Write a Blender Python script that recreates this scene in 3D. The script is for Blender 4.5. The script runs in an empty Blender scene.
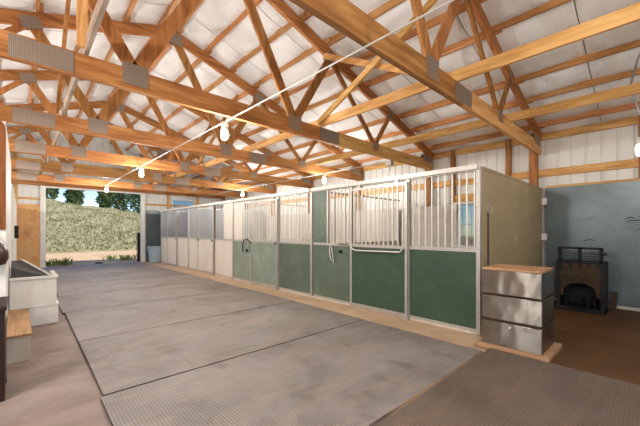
import bpy, math, random
from mathutils import Vector, Matrix

random.seed(7)
scene = bpy.context.scene
col = scene.collection

# ------------------------------------------------------------------ camera
YAW = math.atan2(300.0, 319.0)
CAM_H = 1.41
cam_d = bpy.data.cameras.new('camera')
cam_d.sensor_width = 36.0
cam_d.lens = 319.0 / 640.0 * 36.0
cam_d.shift_y = 18.0 / 640.0
cam_d.clip_start = 0.05
cam_d.clip_end = 500
cam = bpy.data.objects.new('camera', cam_d)
cam.location = (0, 0, CAM_H)
cam.rotation_euler = (math.radians(90), 0, -YAW)
col.objects.link(cam)
scene.camera = cam

# ------------------------------------------------------------------ world, sun, exposure
SUN_EL, SUN_AZ = 50.0, 35.0        # the sun stands behind the camera and to the right
world = bpy.data.worlds.new('sky')
scene.world = world
world.use_nodes = True
wn = world.node_tree
wn.nodes.clear()
w_out = wn.nodes.new('ShaderNodeOutputWorld')
w_bg = wn.nodes.new('ShaderNodeBackground')
w_sky = wn.nodes.new('ShaderNodeTexSky')
w_sky.sky_type = 'NISHITA'
w_sky.sun_disc = False
w_sky.sun_elevation = math.radians(SUN_EL)
w_sky.sun_rotation = math.radians(180 - SUN_AZ)
w_sky.altitude = 2000
w_sky.dust_density = 0.2
w_sky.ozone_density = 2.0
w_bg.inputs['Strength'].default_value = 0.12
w_hs = wn.nodes.new('ShaderNodeHueSaturation')
w_hs.inputs['Saturation'].default_value = 1.2
wn.links.new(w_sky.outputs[0], w_hs.inputs['Color'])
wn.links.new(w_hs.outputs[0], w_bg.inputs['Color'])
wn.links.new(w_bg.outputs[0], w_out.inputs['Surface'])

sun_d = bpy.data.lights.new('sun', 'SUN')
sun_d.energy = 2.5
sun_d.angle = math.radians(0.8)
sun_d.color = (1.0, 0.95, 0.86)
sun = bpy.data.objects.new('sun', sun_d)
el, az = math.radians(SUN_EL), math.radians(SUN_AZ)
to_sun = Vector((math.sin(az) * math.cos(el), -math.cos(az) * math.cos(el), math.sin(el)))
sun.rotation_euler = to_sun.to_track_quat('Z', 'Y').to_euler()
sun.location = (20, -20, 30)
col.objects.link(sun)

vs = scene.view_settings
vs.view_transform = 'Standard'
vs.look = 'None'
vs.gamma = 1.0
vs.use_curve_mapping = False
vs.exposure = 1.05
LAMP_W = 92.0

# ------------------------------------------------------------------ materials
def srgb(r, g, b):
    f = lambda c: (c / 255.0) / 12.92 if c <= 10 else ((c / 255.0 + 0.055) / 1.055) ** 2.4
    return (f(r), f(g), f(b), 1.0)

class Mat:
    """small node helper"""
    def __init__(s, name, rough=0.6, metal=0.0, spec=0.5):
        s.m = bpy.data.materials.new(name)
        s.m.use_nodes = True
        s.t = s.m.node_tree
        s.b = s.t.nodes['Principled BSDF']
        s.b.inputs['Roughness'].default_value = rough
        s.b.inputs['Metallic'].default_value = metal
        s.b.inputs['Specular IOR Level'].default_value = spec
    def n(s, kind, **kw):
        nd = s.t.nodes.new(kind)
        for k, v in kw.items():
            setattr(nd, k, v)
        return nd
    def l(s, a, b):
        s.t.links.new(a, b)
    def coord(s, scale=(1, 1, 1), rot=(0, 0, 0), loc=(0, 0, 0), world=True):
        mp = s.n('ShaderNodeMapping')
        mp.inputs['Scale'].default_value = scale
        mp.inputs['Rotation'].default_value = rot
        mp.inputs['Location'].default_value = loc
        if world:
            g = s.n('ShaderNodeNewGeometry')
            s.l(g.outputs['Position'], mp.inputs['Vector'])
        else:
            g = s.n('ShaderNodeTexCoord')
            s.l(g.outputs['Object'], mp.inputs['Vector'])
        return mp.outputs[0]
    def noise(s, vec, scale, detail=4, rough=0.55, dist=0.0):
        nd = s.n('ShaderNodeTexNoise')
        nd.inputs['Scale'].default_value = scale
        nd.inputs['Detail'].default_value = detail
        nd.inputs['Roughness'].default_value = rough
        nd.inputs['Distortion'].default_value = dist
        s.l(vec, nd.inputs['Vector'])
        return nd.outputs['Fac']
    def ramp(s, fac, stops):
        r = s.n('ShaderNodeValToRGB')
        e = r.color_ramp.elements
        while len(e) < len(stops):
            e.new(0.5)
        for k, (p, c) in enumerate(stops):
            e[k].position = p
            e[k].color = c
        s.l(fac, r.inputs['Fac'])
        return r.outputs['Color']
    def mix(s, fac, a, b, mode='MIX'):
        m = s.n('ShaderNodeMix', data_type='RGBA', blend_type=mode)
        if isinstance(fac, (int, float)):
            m.inputs[0].default_value = fac
        else:
            s.l(fac, m.inputs[0])
        for v, i in ((a, 6), (b, 7)):
            if isinstance(v, tuple):
                m.inputs[i].default_value = v
            else:
                s.l(v, m.inputs[i])
        return m.outputs[2]
    def math(s, op, a, b=0.0, clamp=False):
        m = s.n('ShaderNodeMath', operation=op, use_clamp=clamp)
        for v, i in ((a, 0), (b, 1)):
            if isinstance(v, (int, float)):
                m.inputs[i].default_value = v
            else:
                s.l(v, m.inputs[i])
        return m.outputs[0]
    def jitter(s, colr, hue=0.015, val=0.25):
        oi = s.n('ShaderNodeObjectInfo')
        h = s.n('ShaderNodeHueSaturation')
        mr = s.n('ShaderNodeMapRange')
        mr.inputs['To Min'].default_value = 1 - val
        mr.inputs['To Max'].default_value = 1 + val
        s.l(oi.outputs['Random'], mr.inputs['Value'])
        s.l(mr.outputs[0], h.inputs['Value'])
        mr2 = s.n('ShaderNodeMapRange')
        mr2.inputs['To Min'].default_value = 0.5 + hue
        mr2.inputs['To Max'].default_value = 0.5 - hue
        s.l(oi.outputs['Random'], mr2.inputs['Value'])
        s.l(mr2.outputs[0], h.inputs['Hue'])
        s.l(colr, h.inputs['Color'])
        return h.outputs[0]
    def col(s, c):
        if isinstance(c, tuple):
            s.b.inputs['Base Color'].default_value = c
        else:
            s.l(c, s.b.inputs['Base Color'])
        return s
    def bump(s, h, strength=0.3, dist=0.01):
        b = s.n('ShaderNodeBump')
        b.inputs['Strength'].default_value = strength
        b.inputs['Distance'].default_value = dist
        s.l(h, b.inputs['Height'])
        s.l(b.outputs[0], s.b.inputs['Normal'])
        return s

def wood(name, axis, dark, mid, light, val=0.18, rough=0.6):
    m = Mat(name, rough, spec=0.25)
    sc = [9, 9, 9]
    sc[axis] = 0.9
    oi = m.n('ShaderNodeObjectInfo')
    base = m.coord(tuple(sc))
    ad = m.n('ShaderNodeVectorMath', operation='ADD')
    m.l(base, ad.inputs[0])
    vm = m.n('ShaderNodeVectorMath', operation='SCALE')
    vm.inputs[0].default_value = (7, 13, 5)
    m.l(oi.outputs['Random'], vm.inputs['Scale'])
    m.l(vm.outputs[0], ad.inputs[1])
    f = m.noise(ad.outputs[0], 1.6, 6, 0.6, 0.6)
    c = m.ramp(f, [(0.28, dark), (0.5, mid), (0.75, light)])
    kn = m.noise(m.coord(tuple(v * 0.6 for v in sc)), 1.0, 2)
    c = m.mix(m.math('MULTIPLY', m.math('SUBTRACT', kn, 0.62, True), 4.0, True), c, dark)
    m.col(m.jitter(c, 0.006, val))
    m.bump(f, 0.15, 0.004)
    return m.m

W_D, W_M, W_L = srgb(112, 71, 36), srgb(160, 107, 58), srgb(190, 139, 86)
M = {}
for nm, ax in (('x', 0), ('y', 1), ('z', 2)):
    M['wood_' + nm] = wood('truss_wood_' + nm, ax, W_D, W_M, W_L)
    M['pine_' + nm] = wood('pale_pine_' + nm, ax, srgb(168, 118, 62), srgb(206, 158, 96), srgb(228, 186, 128), 0.1)
M['purlin'] = wood('purlin_wood', 1, srgb(150, 98, 54), srgb(188, 132, 82), srgb(212, 162, 112), 0.15)
M['greywood'] = wood('weathered_grey_wood', 1, srgb(120, 104, 88), srgb(160, 144, 126), srgb(190, 176, 158), 0.1)
M['postwood'] = wood('brown_boarding', 2, srgb(96, 48, 22), srgb(134, 74, 38), srgb(158, 96, 54), 0.1)

def insulation():
    m = Mat('white_vinyl_insulation', 0.3, spec=0.5)
    f = m.noise(m.coord((2, 14, 2)), 1.0, 5, 0.65, 1.5)
    f2 = m.noise(m.coord((1.2, 1.2, 1.2)), 1.4, 3)
    c = m.ramp(f2, [(0.3, srgb(226, 225, 224)), (0.7, srgb(244, 243, 242))])
    m.col(m.jitter(c, 0.0, 0.04))
    m.bump(f, 0.6, 0.04)
    return m.m
M['insul'] = insulation()

def simple(name, c, rough=0.6, metal=0.0, var=0.1, nscale=6.0, bump=0.1, spec=0.4, jit=0.0):
    m = Mat(name, rough, metal, spec)
    f = m.noise(m.coord(), nscale, 5, 0.6)
    lo = tuple(max(0, v * (1 - var)) for v in c[:3]) + (1,)
    hi = tuple(min(1, v * (1 + var)) for v in c[:3]) + (1,)
    cc = m.ramp(f, [(0.3, lo), (0.7, hi)])
    if jit:
        cc = m.jitter(cc, 0.0, jit)
    m.col(cc)
    if bump:
        m.bump(f, bump, 0.005)
    return m.m

M['siding'] = simple('white_metal_siding', srgb(222, 221, 216), 0.45, 0, 0.06, 3, 0.03)
M['white'] = simple('white_paint', srgb(228, 226, 220), 0.5, 0, 0.06, 4, 0.05)
M['whitebin'] = simple('white_plastic', srgb(230, 226, 220), 0.5, 0, 0.08, 5, 0.05)
M['galv'] = simple('galvanised_steel', srgb(188, 183, 175), 0.42, 0.55, 0.14, 22, 0.04)
M['galvbar'] = simple('galvanised_bar', srgb(206, 201, 192), 0.4, 0.35, 0.1, 30, 0.03)
M['darkbar'] = simple('dull_steel_bar', srgb(150, 152, 156), 0.5, 0.5, 0.1, 30, 0.03)
M['rust'] = simple('rusty_post', srgb(120, 104, 90), 0.6, 0.3, 0.3, 14, 0.1)
M['black'] = simple('black_iron', srgb(22, 20, 19), 0.6, 0.2, 0.3, 12, 0.1)
M['darkplastic'] = simple('dark_grey_plastic', srgb(62, 62, 64), 0.55, 0, 0.15, 10, 0.1)
M['bluegrey'] = simple('blue_grey_plastic', srgb(156, 172, 184), 0.5, 0, 0.06, 6, 0.03)
M['leather'] = simple('dark_leather', srgb(58, 32, 20), 0.45, 0, 0.3, 20, 0.2)
M['darkwood'] = simple('dark_stained_wood', srgb(44, 22, 18), 0.35, 0, 0.3, 8, 0.1)
M['tanwood'] = wood('tan_board', 1, srgb(150, 112, 78), srgb(180, 140, 102), srgb(200, 162, 124), 0.05)
M['boxwhite'] = simple('scuffed_white_boards', srgb(202, 190, 174), 0.6, 0, 0.15, 7, 0.1)
M['stovewood'] = wood('aged_brown_board', 0, srgb(40, 28, 17), srgb(64, 46, 28), srgb(84, 60, 36), 0.05)
M['rope_white'] = simple('pale_rope', srgb(200, 192, 180), 0.8, 0, 0.15, 40, 0.2)
M['cable'] = simple('white_cable', srgb(186, 182, 174), 0.4, 0, 0.03, 10, 0)
M['stone'] = simple('grey_stone', srgb(96, 84, 74), 0.8, 0, 0.25, 12, 0.3)

def scuffed(name, c, scuff, amt=0.35, rough=0.42):
    m = Mat(name, rough, 0, 0.45)
    a = m.noise(m.coord((1, 1, 1)), 2.2, 7, 0.7, 0.6)
    b = m.noise(m.coord((1, 22, 3)), 2.0, 6, 0.7)
    lo = tuple(v * 0.82 for v in c[:3]) + (1,)
    cc = m.ramp(a, [(0.3, lo), (0.65, c)])
    k = m.math('MULTIPLY', m.math('SUBTRACT', m.math('MULTIPLY', m.math('ADD', a, b), 0.5), 0.5, True), amt * 9, True)
    k = m.math('MULTIPLY', k, amt)
    m.col(m.mix(k, cc, scuff))
    m.bump(b, 0.06, 0.003)
    return m.m
M['green1'] = scuffed('dark_green_panel', srgb(58, 80, 60), srgb(110, 124, 102), 0.35)  # panel tones along the row partly carry reflection and light in the colour
M['green2'] = scuffed('mid_green_part_lit_panel', srgb(90, 104, 88), srgb(150, 158, 140), 0.4)
M['green3'] = scuffed('pale_green_part_lit_panel', srgb(134, 146, 132), srgb(190, 192, 178), 0.5)
M['cream'] = scuffed('cream_panel', srgb(222, 212, 200), srgb(190, 172, 152), 0.4)
M['olive'] = scuffed('olive_brown_plywood', srgb(172, 154, 118), srgb(140, 124, 92), 0.5, 0.55)
M['liner'] = scuffed('white_liner_board', srgb(206, 200, 190), srgb(170, 158, 142), 0.35, 0.6)
M['greyliner'] = scuffed('grey_liner_board', srgb(150, 152, 154), srgb(120, 120, 120), 0.35, 0.6)

def teal():
    m = Mat('blue_grey_metal_sheet', 0.36, 0.35, 0.5)
    v = m.n('ShaderNodeTexVoronoi')
    v.inputs['Scale'].default_value = 34
    m.l(m.coord((1, 1, 1)), v.inputs['Vector'])
    a = m.noise(m.coord(), 1.3, 5, 0.6)
    c = m.ramp(a, [(0.3, srgb(84, 94, 95)), (0.7, srgb(112, 122, 123))])
    st = m.noise(m.coord((1, 1.2, 3.2)), 1.6, 5, 0.6)
    k = m.math('MULTIPLY', m.math('SUBTRACT', st, 0.56, True), 5, True)
    c = m.mix(m.math('MULTIPLY', k, 0.5), c, srgb(64, 70, 70))
    m.col(c)
    m.bump(v.outputs['Distance'], 0.12, 0.006)
    return m.m
M['teal'] = teal()

def chest_metal():
    m = Mat('galvanised_sheet_metal', 0.3, 1.0)
    f = m.noise(m.coord((60, 60, 1.2)), 1.0, 4, 0.6)
    d = m.noise(m.coord(), 5, 4)
    c = m.ramp(d, [(0.3, srgb(120, 112, 102)), (0.7, srgb(148, 140, 130))])
    m.col(c)
    r = m.n('ShaderNodeMapRange')
    r.inputs['To Min'].default_value = 0.25
    r.inputs['To Max'].default_value = 0.33
    m.l(f, r.inputs['Value'])
    m.l(r.outputs[0], m.b.inputs['Roughness'])
    m.b.inputs['Anisotropic'].default_value = 1.0
    m.b.inputs['Anisotropic Rotation'].default_value = 0.25
    tg = m.n('ShaderNodeTangent', direction_type='RADIAL', axis='Z')
    m.l(tg.outputs[0], m.b.inputs['Tangent'])
    w = m.noise(m.coord((3, 4.5, 2.6)), 1.0, 1)
    m.bump(w, 0.45, 0.02)
    return m.m
M['chest'] = chest_metal()

def plate():
    m = Mat('nail_plate_steel', 0.4, 0.7)
    w = m.n('ShaderNodeTexWave', wave_type='BANDS', bands_direction='X')
    w.inputs['Scale'].default_value = 22
    m.l(m.coord((1, 0, 0)), w.inputs['Vector'])
    c = m.ramp(w.outputs['Fac'], [(0.2, srgb(132, 120, 108)), (0.6, srgb(160, 148, 136))])
    m.col(c)
    m.bump(w.outputs['Fac'], 0.2, 0.004)
    return m.m
M['plate'] = plate()

def mat_rubber(name, c1, c2, dust):
    m = Mat(name, 0.52, 0, 0.45)
    mp = m.coord((1, 1, 1), (0, 0, math.radians(45)))
    sx = m.n('ShaderNodeSeparateXYZ')
    m.l(mp, sx.inputs[0])
    k = 2 * math.pi / 0.034
    a = m.math('SINE', m.math('MULTIPLY', sx.outputs[0], k))
    b = m.math('SINE', m.math('MULTIPLY', sx.outputs[1], k))
    h = m.math('MULTIPLY', a, b)
    n1 = m.noise(m.coord(), 1.1, 7, 0.65, 0.8)
    n2 = m.noise(m.coord((1, 4, 1)), 1.6, 6, 0.7, 0.5)
    c = m.ramp(n1, [(0.3, c1), (0.68, c2)])
    c = m.mix(m.math('MULTIPLY', m.math('SUBTRACT', n2, 0.45, True), 2.6, True), c, dust)
    st = m.noise(m.coord((1.6, 1, 1), loc=(3, 7, 0)), 1.9, 4, 0.5, 0.3)
    c = m.mix(m.math('MULTIPLY', m.math('SUBTRACT', st, 0.58, True), 3.5, True), c, srgb(92, 80, 72))
    # darker colour in the hollows of the tread
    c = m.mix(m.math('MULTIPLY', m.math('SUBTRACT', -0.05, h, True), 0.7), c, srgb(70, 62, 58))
    m.col(m.jitter(c, 0.0, 0.05))
    m.bump(h, 0.55, 0.006)
    return m.m
M['mat'] = mat_rubber('grey_rubber_mat', srgb(122, 114, 108), srgb(156, 148, 142), srgb(170, 154, 138))
M['mat2'] = mat_rubber('darker_brown_rubber_mat', srgb(90, 78, 68), srgb(114, 100, 88), srgb(132, 108, 84))  # darker, browner version of the aisle mat colours

def floor_mat():
    m = Mat('concrete_and_dirt_floor', 0.6, 0, 0.3)
    sp = m.n('ShaderNodeSeparateXYZ')
    m.l(m.coord(), sp.inputs[0])
    n1 = m.noise(m.coord(), 1.4, 7, 0.65, 0.5)
    n2 = m.noise(m.coord((1, 2.0, 1), (0, 0, 0.5)), 1.3, 8, 0.7, 0.4)
    grey = m.ramp(n2, [(0.3, srgb(116, 100, 90)), (0.7, srgb(156, 140, 130))])
    tan = m.ramp(n1, [(0.3, srgb(176, 146, 114)), (0.7, srgb(208, 180, 148))])
    dirt = m.ramp(n1, [(0.3, srgb(74, 50, 28)), (0.7, srgb(108, 76, 44))])
    wob = m.math('MULTIPLY', m.math('SUBTRACT', n1, 0.5), 0.5)
    kx = m.math('MULTIPLY', m.math('SUBTRACT', m.math('ADD', sp.outputs[0], wob), 2.0), 5, True)
    c = m.mix(kx, grey, tan)
    # bare dirt right of the mats, in front of the stall end
    ky = m.math('MULTIPLY', m.math('SUBTRACT', 1.62, m.math('ADD', sp.outputs[1], m.math('MULTIPLY', wob, 0.3))), 8, True)
    kx2 = m.math('MULTIPLY', m.math('SUBTRACT', sp.outputs[0], 4.0), 12, True)
    c = m.mix(m.math('MULTIPLY', ky, kx2), c, dirt)
    m.col(c)
    m.bump(n1, 0.25, 0.01)
    return m.m
M['rubber'] = simple('bare_black_rubber', srgb(34, 30, 28), 0.7, 0, 0.2, 12, 0.1)
M['floor'] = floor_mat()

def osb():
    m = Mat('chipboard', 0.6, 0, 0.3)
    v = m.n('ShaderNodeTexVoronoi')
    v.inputs['Scale'].default_value = 1
    m.l(m.coord((16, 16, 9)), v.inputs['Vector'])
    c = m.mix(0.2, srgb(218, 168, 112), v.outputs['Color'], 'SOFT_LIGHT')
    n = m.noise(m.coord((1, 1, 0.7)), 1.6, 5)
    c = m.mix(m.math('MULTIPLY', m.math('SUBTRACT', n, 0.56, True), 3, True), c, srgb(160, 96, 48))
    m.col(c)
    return m.m
M['osb'] = osb()

def ground(name, stops, sc):
    m = Mat(name, 0.95, 0, 0.1)
    a = m.noise(m.coord(), sc, 8, 0.7, 0.4)
    m.col(m.ramp(a, stops))
    m.bump(a, 0.5, 0.05)
    return m.m
M['dirt'] = ground('tan_dirt_ground', [(0.3, srgb(196, 158, 118)), (0.7, srgb(226, 192, 152))], 0.8)
M['hill'] = ground('dry_grass_hill', [(0.28, srgb(120, 112, 80)), (0.5, srgb(162, 150, 114)), (0.72, srgb(196, 178, 144))], 0.9)
M['grass'] = simple('pale_dry_grass', srgb(156, 150, 108), 0.9, 0, 0.45, 1.6, 0)
M['weed'] = simple('green_weed', srgb(112, 128, 62), 0.8, 0, 0.35, 3, 0)
M['needles'] = simple('dark_green_needles', srgb(92, 108, 62), 0.8, 0, 0.45, 1.2, 0)
M['bark'] = simple('tree_bark', srgb(92, 66, 48), 0.9, 0, 0.3, 6, 0.4)

def glass():
    m = Mat('window_glass', 0.05)
    tr = m.n('ShaderNodeBsdfTransparent')
    tr.inputs[0].default_value = (0.5, 0.54, 0.55, 1)
    gl = m.n('ShaderNodeBsdfGlossy')
    gl.inputs['Roughness'].default_value = 0.03
    mx = m.n('ShaderNodeMixShader')
    mx.inputs[0].default_value = 0.12
    m.l(tr.outputs[0], mx.inputs[1])
    m.l(gl.outputs[0], mx.inputs[2])
    out = [n for n in m.t.nodes if n.type == 'OUTPUT_MATERIAL'][0]
    m.l(mx.outputs[0], out.inputs['Surface'])
    return m.m
M['glass'] = glass()

def bulb():
    m = Mat('lit_lamp_globe', 0.3)
    m.col(srgb(250, 246, 232))
    m.b.inputs['Emission Color'].default_value = (1, 0.95, 0.84, 1)
    m.b.inputs['Emission Strength'].default_value = 1.3
    return m.m
M['bulb'] = bulb()

# ------------------------------------------------------------------ mesh helpers
class MB:
    def __init__(s):
        s.v, s.f = [], []
    def add(s, vs, fs):
        o = len(s.v)
        s.v += [tuple(v) for v in vs]
        s.f += [tuple(i + o for i in f) for f in fs]
        return s
    def box(s, x0, x1, y0, y1, z0, z1):
        return s.add([(x0, y0, z0), (x1, y0, z0), (x1, y1, z0), (x0, y1, z0),
                      (x0, y0, z1), (x1, y0, z1), (x1, y1, z1), (x0, y1, z1)],
                     [(0, 3, 2, 1), (4, 5, 6, 7), (0, 1, 5, 4), (1, 2, 6, 5), (2, 3, 7, 6), (3, 0, 4, 7)])
    def beam(s, p0, p1, side, w, h):
        """bar from p0 to p1; `side` is the direction of its thickness w, h across both"""
        p0, p1, sd = Vector(p0), Vector(p1), Vector(side).normalized()
        d = (p1 - p0).normalized()
        up = d.cross(sd).normalized()
        sd = up.cross(d).normalized()
        a, b = sd * w / 2, up * h / 2
        vs = [p0 - a - b, p0 + a - b, p0 + a + b, p0 - a + b, p1 - a - b, p1 + a - b, p1 + a + b, p1 - a + b]
        return s.add(vs, [(0, 3, 2, 1), (4, 5, 6, 7), (0, 1, 5, 4), (1, 2, 6, 5), (2, 3, 7, 6), (3, 0, 4, 7)])
    def tube(s, pts, r, n=8, caps=True):
        pts = [Vector(p) for p in pts]
        rings = []
        for i, p in enumerate(pts):
            d = (pts[min(i + 1, len(pts) - 1)] - pts[max(i - 1, 0)]).normalized()
            ref = Vector((0, 0, 1)) if abs(d.z) < 0.9 else Vector((1, 0, 0))
            a = d.cross(ref).normalized()
            b = d.cross(a).normalized()
            rr = r[i] if isinstance(r, (list, tuple)) else r
            rings.append([p + (a * math.cos(2 * math.pi * k / n) + b * math.sin(2 * math.pi * k / n)) * rr for k in range(n)])
        vs = [v for rg in rings for v in rg]
        fs = []
        for i in range(len(pts) - 1):
            for k in range(n):
                fs.append((i * n + k, i * n + (k + 1) % n, (i + 1) * n + (k + 1) % n, (i + 1) * n + k))
        if caps:
            fs.append(tuple(range(n))[::-1])
            fs.append(tuple((len(pts) - 1) * n + k for k in range(n)))
        return s.add(vs, fs)
    def lathe(s, prof, c, n=16):
        """prof: (r, z) pairs around a vertical axis through c"""
        vs, fs = [], []
        for r, z in prof:
            for k in range(n):
                a = 2 * math.pi * k / n
                vs.append((c[0] + r * math.cos(a), c[1] + r * math.sin(a), c[2] + z))
        for i in range(len(prof) - 1):
            for k in range(n):
                fs.append((i * n + k, i * n + (k + 1) % n, (i + 1) * n + (k + 1) % n, (i + 1) * n + k))
        fs.append(tuple(range(n))[::-1])
        fs.append(tuple((len(prof) - 1) * n + k for k in range(n)))
        return s.add(vs, fs)
    def prism(s, poly, axis, a, b):
        """polygon (2D) extruded along an axis 0/1/2 from a to b"""
        n = len(poly)
        def P(q, t):
            r = list(q)
            r.insert(axis, t)
            return tuple(r)
        vs = [P(q, a) for q in poly] + [P(q, b) for q in poly]
        fs = [tuple(range(n)), tuple(range(2 * n - 1, n - 1, -1))]
        for i in range(n):
            j = (i + 1) % n
            fs.append((i, i + n, j + n, j))
        return s.add(vs, fs)
    def mesh(s, name, off=(0, 0, 0)):
        me = bpy.data.meshes.new(name)
        me.from_pydata([(v[0] - off[0], v[1] - off[1], v[2] - off[2]) for v in s.v], [], s.f)
        me.update()
        return me

def world_loc(o):
    p = Vector((0, 0, 0))
    while o:
        p = p + o.location
        o = o.parent
    return p

def fix_normals(me):
    import bmesh
    bm = bmesh.new()
    bm.from_mesh(me)
    bmesh.ops.recalc_face_normals(bm, faces=bm.faces)
    bm.to_mesh(me)
    bm.free()

def build(name, mb, mat, parent=None, smooth=False, bevel=0.0, loc=None, solid=0.0):
    """one mesh object; mb is in world coordinates, the origin goes to loc / the parent / the mesh's base centre"""
    if loc is None:
        if mb.v:
            xs = [v[0] for v in mb.v]; ys = [v[1] for v in mb.v]; zs = [v[2] for v in mb.v]
            loc = ((min(xs) + max(xs)) / 2, (min(ys) + max(ys)) / 2, min(zs))
        else:
            loc = (0, 0, 0)
    me = mb.mesh(name, loc)
    fix_normals(me)
    me.materials.append(M[mat])
    if smooth:
        for p in me.polygons:
            p.use_smooth = True
    o = bpy.data.objects.new(name, me)
    col.objects.link(o)
    if parent:
        o.parent = parent
        o.location = Vector(loc) - world_loc(parent)
    else:
        o.location = loc
    if bevel:
        b = o.modifiers.new('bevel', 'BEVEL')
        b.width = bevel
        b.segments = 2
        b.limit_method = 'ANGLE'
    if solid:
        b = o.modifiers.new('solid', 'SOLIDIFY')
        b.thickness = solid
    return o

def inst(name, me, loc, parent=None, rot=None):
    o = bpy.data.objects.new(name, me)
    col.objects.link(o)
    if parent:
        o.parent = parent
        o.location = Vector(loc) - world_loc(parent)
    else:
        o.location = loc
    if rot:
        o.rotation_euler = rot
    return o

def tag(o, label=None, cat=None, group=None, kind=None):
    if label: o['label'] = label
    if cat: o['category'] = cat
    if group: o['group'] = group
    if kind: o['kind'] = kind
    return o

def thing(name, loc, label, cat, group=None):
    o = bpy.data.objects.new(name, None)
    o.empty_display_size = 0.1
    col.objects.link(o)
    o.location = loc
    return tag(o, label, cat, group)

def setting(name, loc=(0, 0, 0)):
    o = bpy.data.objects.new(name, None)
    o.empty_display_size = 0.1
    col.objects.link(o)
    o.location = loc
    return tag(o, kind='structure')

# ------------------------------------------------------------------ main dimensions
RIDGE_X, HALF = 2.12, 5.85
XR, XL = RIDGE_X + HALF, RIDGE_X - HALF          # inner faces of the two long outside walls: 7.97, -3.73
Y_FAR, Y_NEAR = 16.15, -4.4
CH_Z0, CH_Z1 = 3.0, 3.24                          # bottom chord of the trusses
SL, RZ = 0.325, 5.26                              # roof slope; top chord centre at the ridge
TRUSS_Y = [1.72 + 2.39 * k for k in range(6)]     # 1.72 ... 13.67; the gable end truss follows
STALL_X = 4.55

def top_z(x):                                     # centre line of the top chords
    return RZ - SL * abs(x - RIDGE_X)

# ------------------------------------------------------------------ floor and ground
tag(build('ground', MB().box(-90, 90, -70, 120, -0.7, -0.06), 'dirt'), kind='structure')
tag(build('floor', MB().box(XL - 0.1, XR + 0.1, Y_NEAR, Y_FAR + 0.25, -0.3, 0.0), 'floor'), kind='structure')

def smooth(t):
    t = max(0, min(1, t))
    return t * t * (3 - 2 * t)

def hill_z(x, y):
    crest_y = 62.0
    crest = 6.1 - 0.135 * (x - 3) if x < 40 else 1.1
    crest = max(min(crest, 7.5), 1.0)
    t = (y - 27.0) / (crest_y - 27.0)
    if t <= 0:
        return -0.2
    z = crest * (t if t < 1 else 1 - 0.15 * (t - 1))
    return z + 0.18 * math.sin(x * 0.7 + y * 0.31) * min(1, t * 3) + 0.12 * math.sin(x * 1.7 - y * 0.9) * min(1, t * 3) - 0.1 * (1 - smooth(t * 8))

hb = MB()
NX, NY = 90, 60
for j in range(NY + 1):
    for i in range(NX + 1):
        x = -35 + 90 * i / NX
        y = 24 + 70 * j / NY
        hb.v.append((x, y, hill_z(x, y)))
for j in range(NY):
    for i in range(NX):
        a = j * (NX + 1) + i
        hb.f.append((a, a + 1, a + NX + 2, a + NX + 1))
tag(build('hillside', hb, 'hill', smooth=True), kind='structure')

# ------------------------------------------------------------------ roof
ceiling = setting('ceiling', (RIDGE_X, 6.0, 3.6))
PUR_H = 0.14
PUR_R = [0.16 + 0.58 * k for k in range(9)] + [5.66]
BAYS = [Y_NEAR, -3.06, -0.67] + TRUSS_Y + [Y_FAR]
pur_mesh = {}
for side in (-1, 1):
    for k, r in enumerate(PUR_R):
        x = RIDGE_X + side * r
        zc = top_z(x) + 0.10 * 1.05 + PUR_H / 2
        for b in range(len(BAYS) - 1):
            y0, y1 = BAYS[b] - 0.12, BAYS[b + 1] + 0.12
            y0, y1 = max(y0, Y_NEAR), min(y1, Y_FAR)
            lap = 0.022 if b % 2 else -0.022
            key = round(y1 - y0, 3)
            if key not in pur_mesh:
                me = MB().box(-0.02, 0.02, -key / 2, key / 2, -PUR_H / 2, PUR_H / 2).mesh('purlin')
                me.materials.append(M['purlin'])
                pur_mesh[key] = me
            inst('purlin', pur_mesh[key], (x + lap, (y0 + y1) / 2, zc - SL * lap * side), ceiling)

# insulation: blankets running from ridge to eave, sagging between the purlins
def blanket(w):
    mb = MB()
    rs = []
    edges = [0.0] + PUR_R + [HALF + 0.3]
    for a, b in zip(edges[:-1], edges[1:]):
        n = 6
        for i in range(n):
            t = i / n
            sag = 0.06 * math.sin(math.pi * t) * min(1, (b - a) / 0.5)
            rs.append((a + (b - a) * t, sag))
    rs.append((edges[-1], 0))
    NW = 6
    for r, sag in rs:
        for j in range(NW + 1):
            t = j / NW
            puff = 0.05 * (math.sin(math.pi * t) ** 0.5) if 0 < t < 1 else 0.0
            mb.v.append((r, (t - 0.5) * w, -SL * r - sag * (0.6 + 0.4 * math.sin(math.pi * t)) - puff * (1 if sag > 0 else 0)))
    for i in range(len(rs) - 1):
        for j in range(NW):
            a = i * (NW + 1) + j
            mb.f.append((a, a + 1, a + NW + 2, a + NW + 1))
    return mb
NB = 16
bw = (Y_FAR + 0.1 - Y_NEAR) / NB
bm_ = blanket(bw - 0.012)
ME_R = bm_.mesh('insulation_panel')
for p in ME_R.polygons: p.use_smooth = True
ME_R.materials.append(M['insul'])
bl = MB(); bl.v = [(-v[0], v[1], v[2]) for v in bm_.v]; bl.f = [f[::-1] for f in bm_.f]
ME_L = bl.mesh('insulation_panel')
for p in ME_L.polygons: p.use_smooth = True
ME_L.materials.append(M['insul'])
ins_z = RZ + 0.105 + PUR_H - 0.03
for me in (ME_R, ME_L):
    for b in range(NB):
        inst('insulation_panel', me, (RIDGE_X, Y_NEAR + bw * (b + 0.5), ins_z), ceiling)
# roof skin above the insulation
for sd in (-1, 1):
    x1 = RIDGE_X + sd * (HALF + 0.35)
    z1 = ins_z - SL * (HALF + 0.35)
    build('roof_sheet', MB().prism([(RIDGE_X, ins_z + 0.05), (x1, z1 + 0.05), (x1, z1 + 0.09), (RIDGE_X, ins_z + 0.09)], 1, Y_NEAR - 0.1, Y_FAR + 0.2), 'siding', ceiling)

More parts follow.
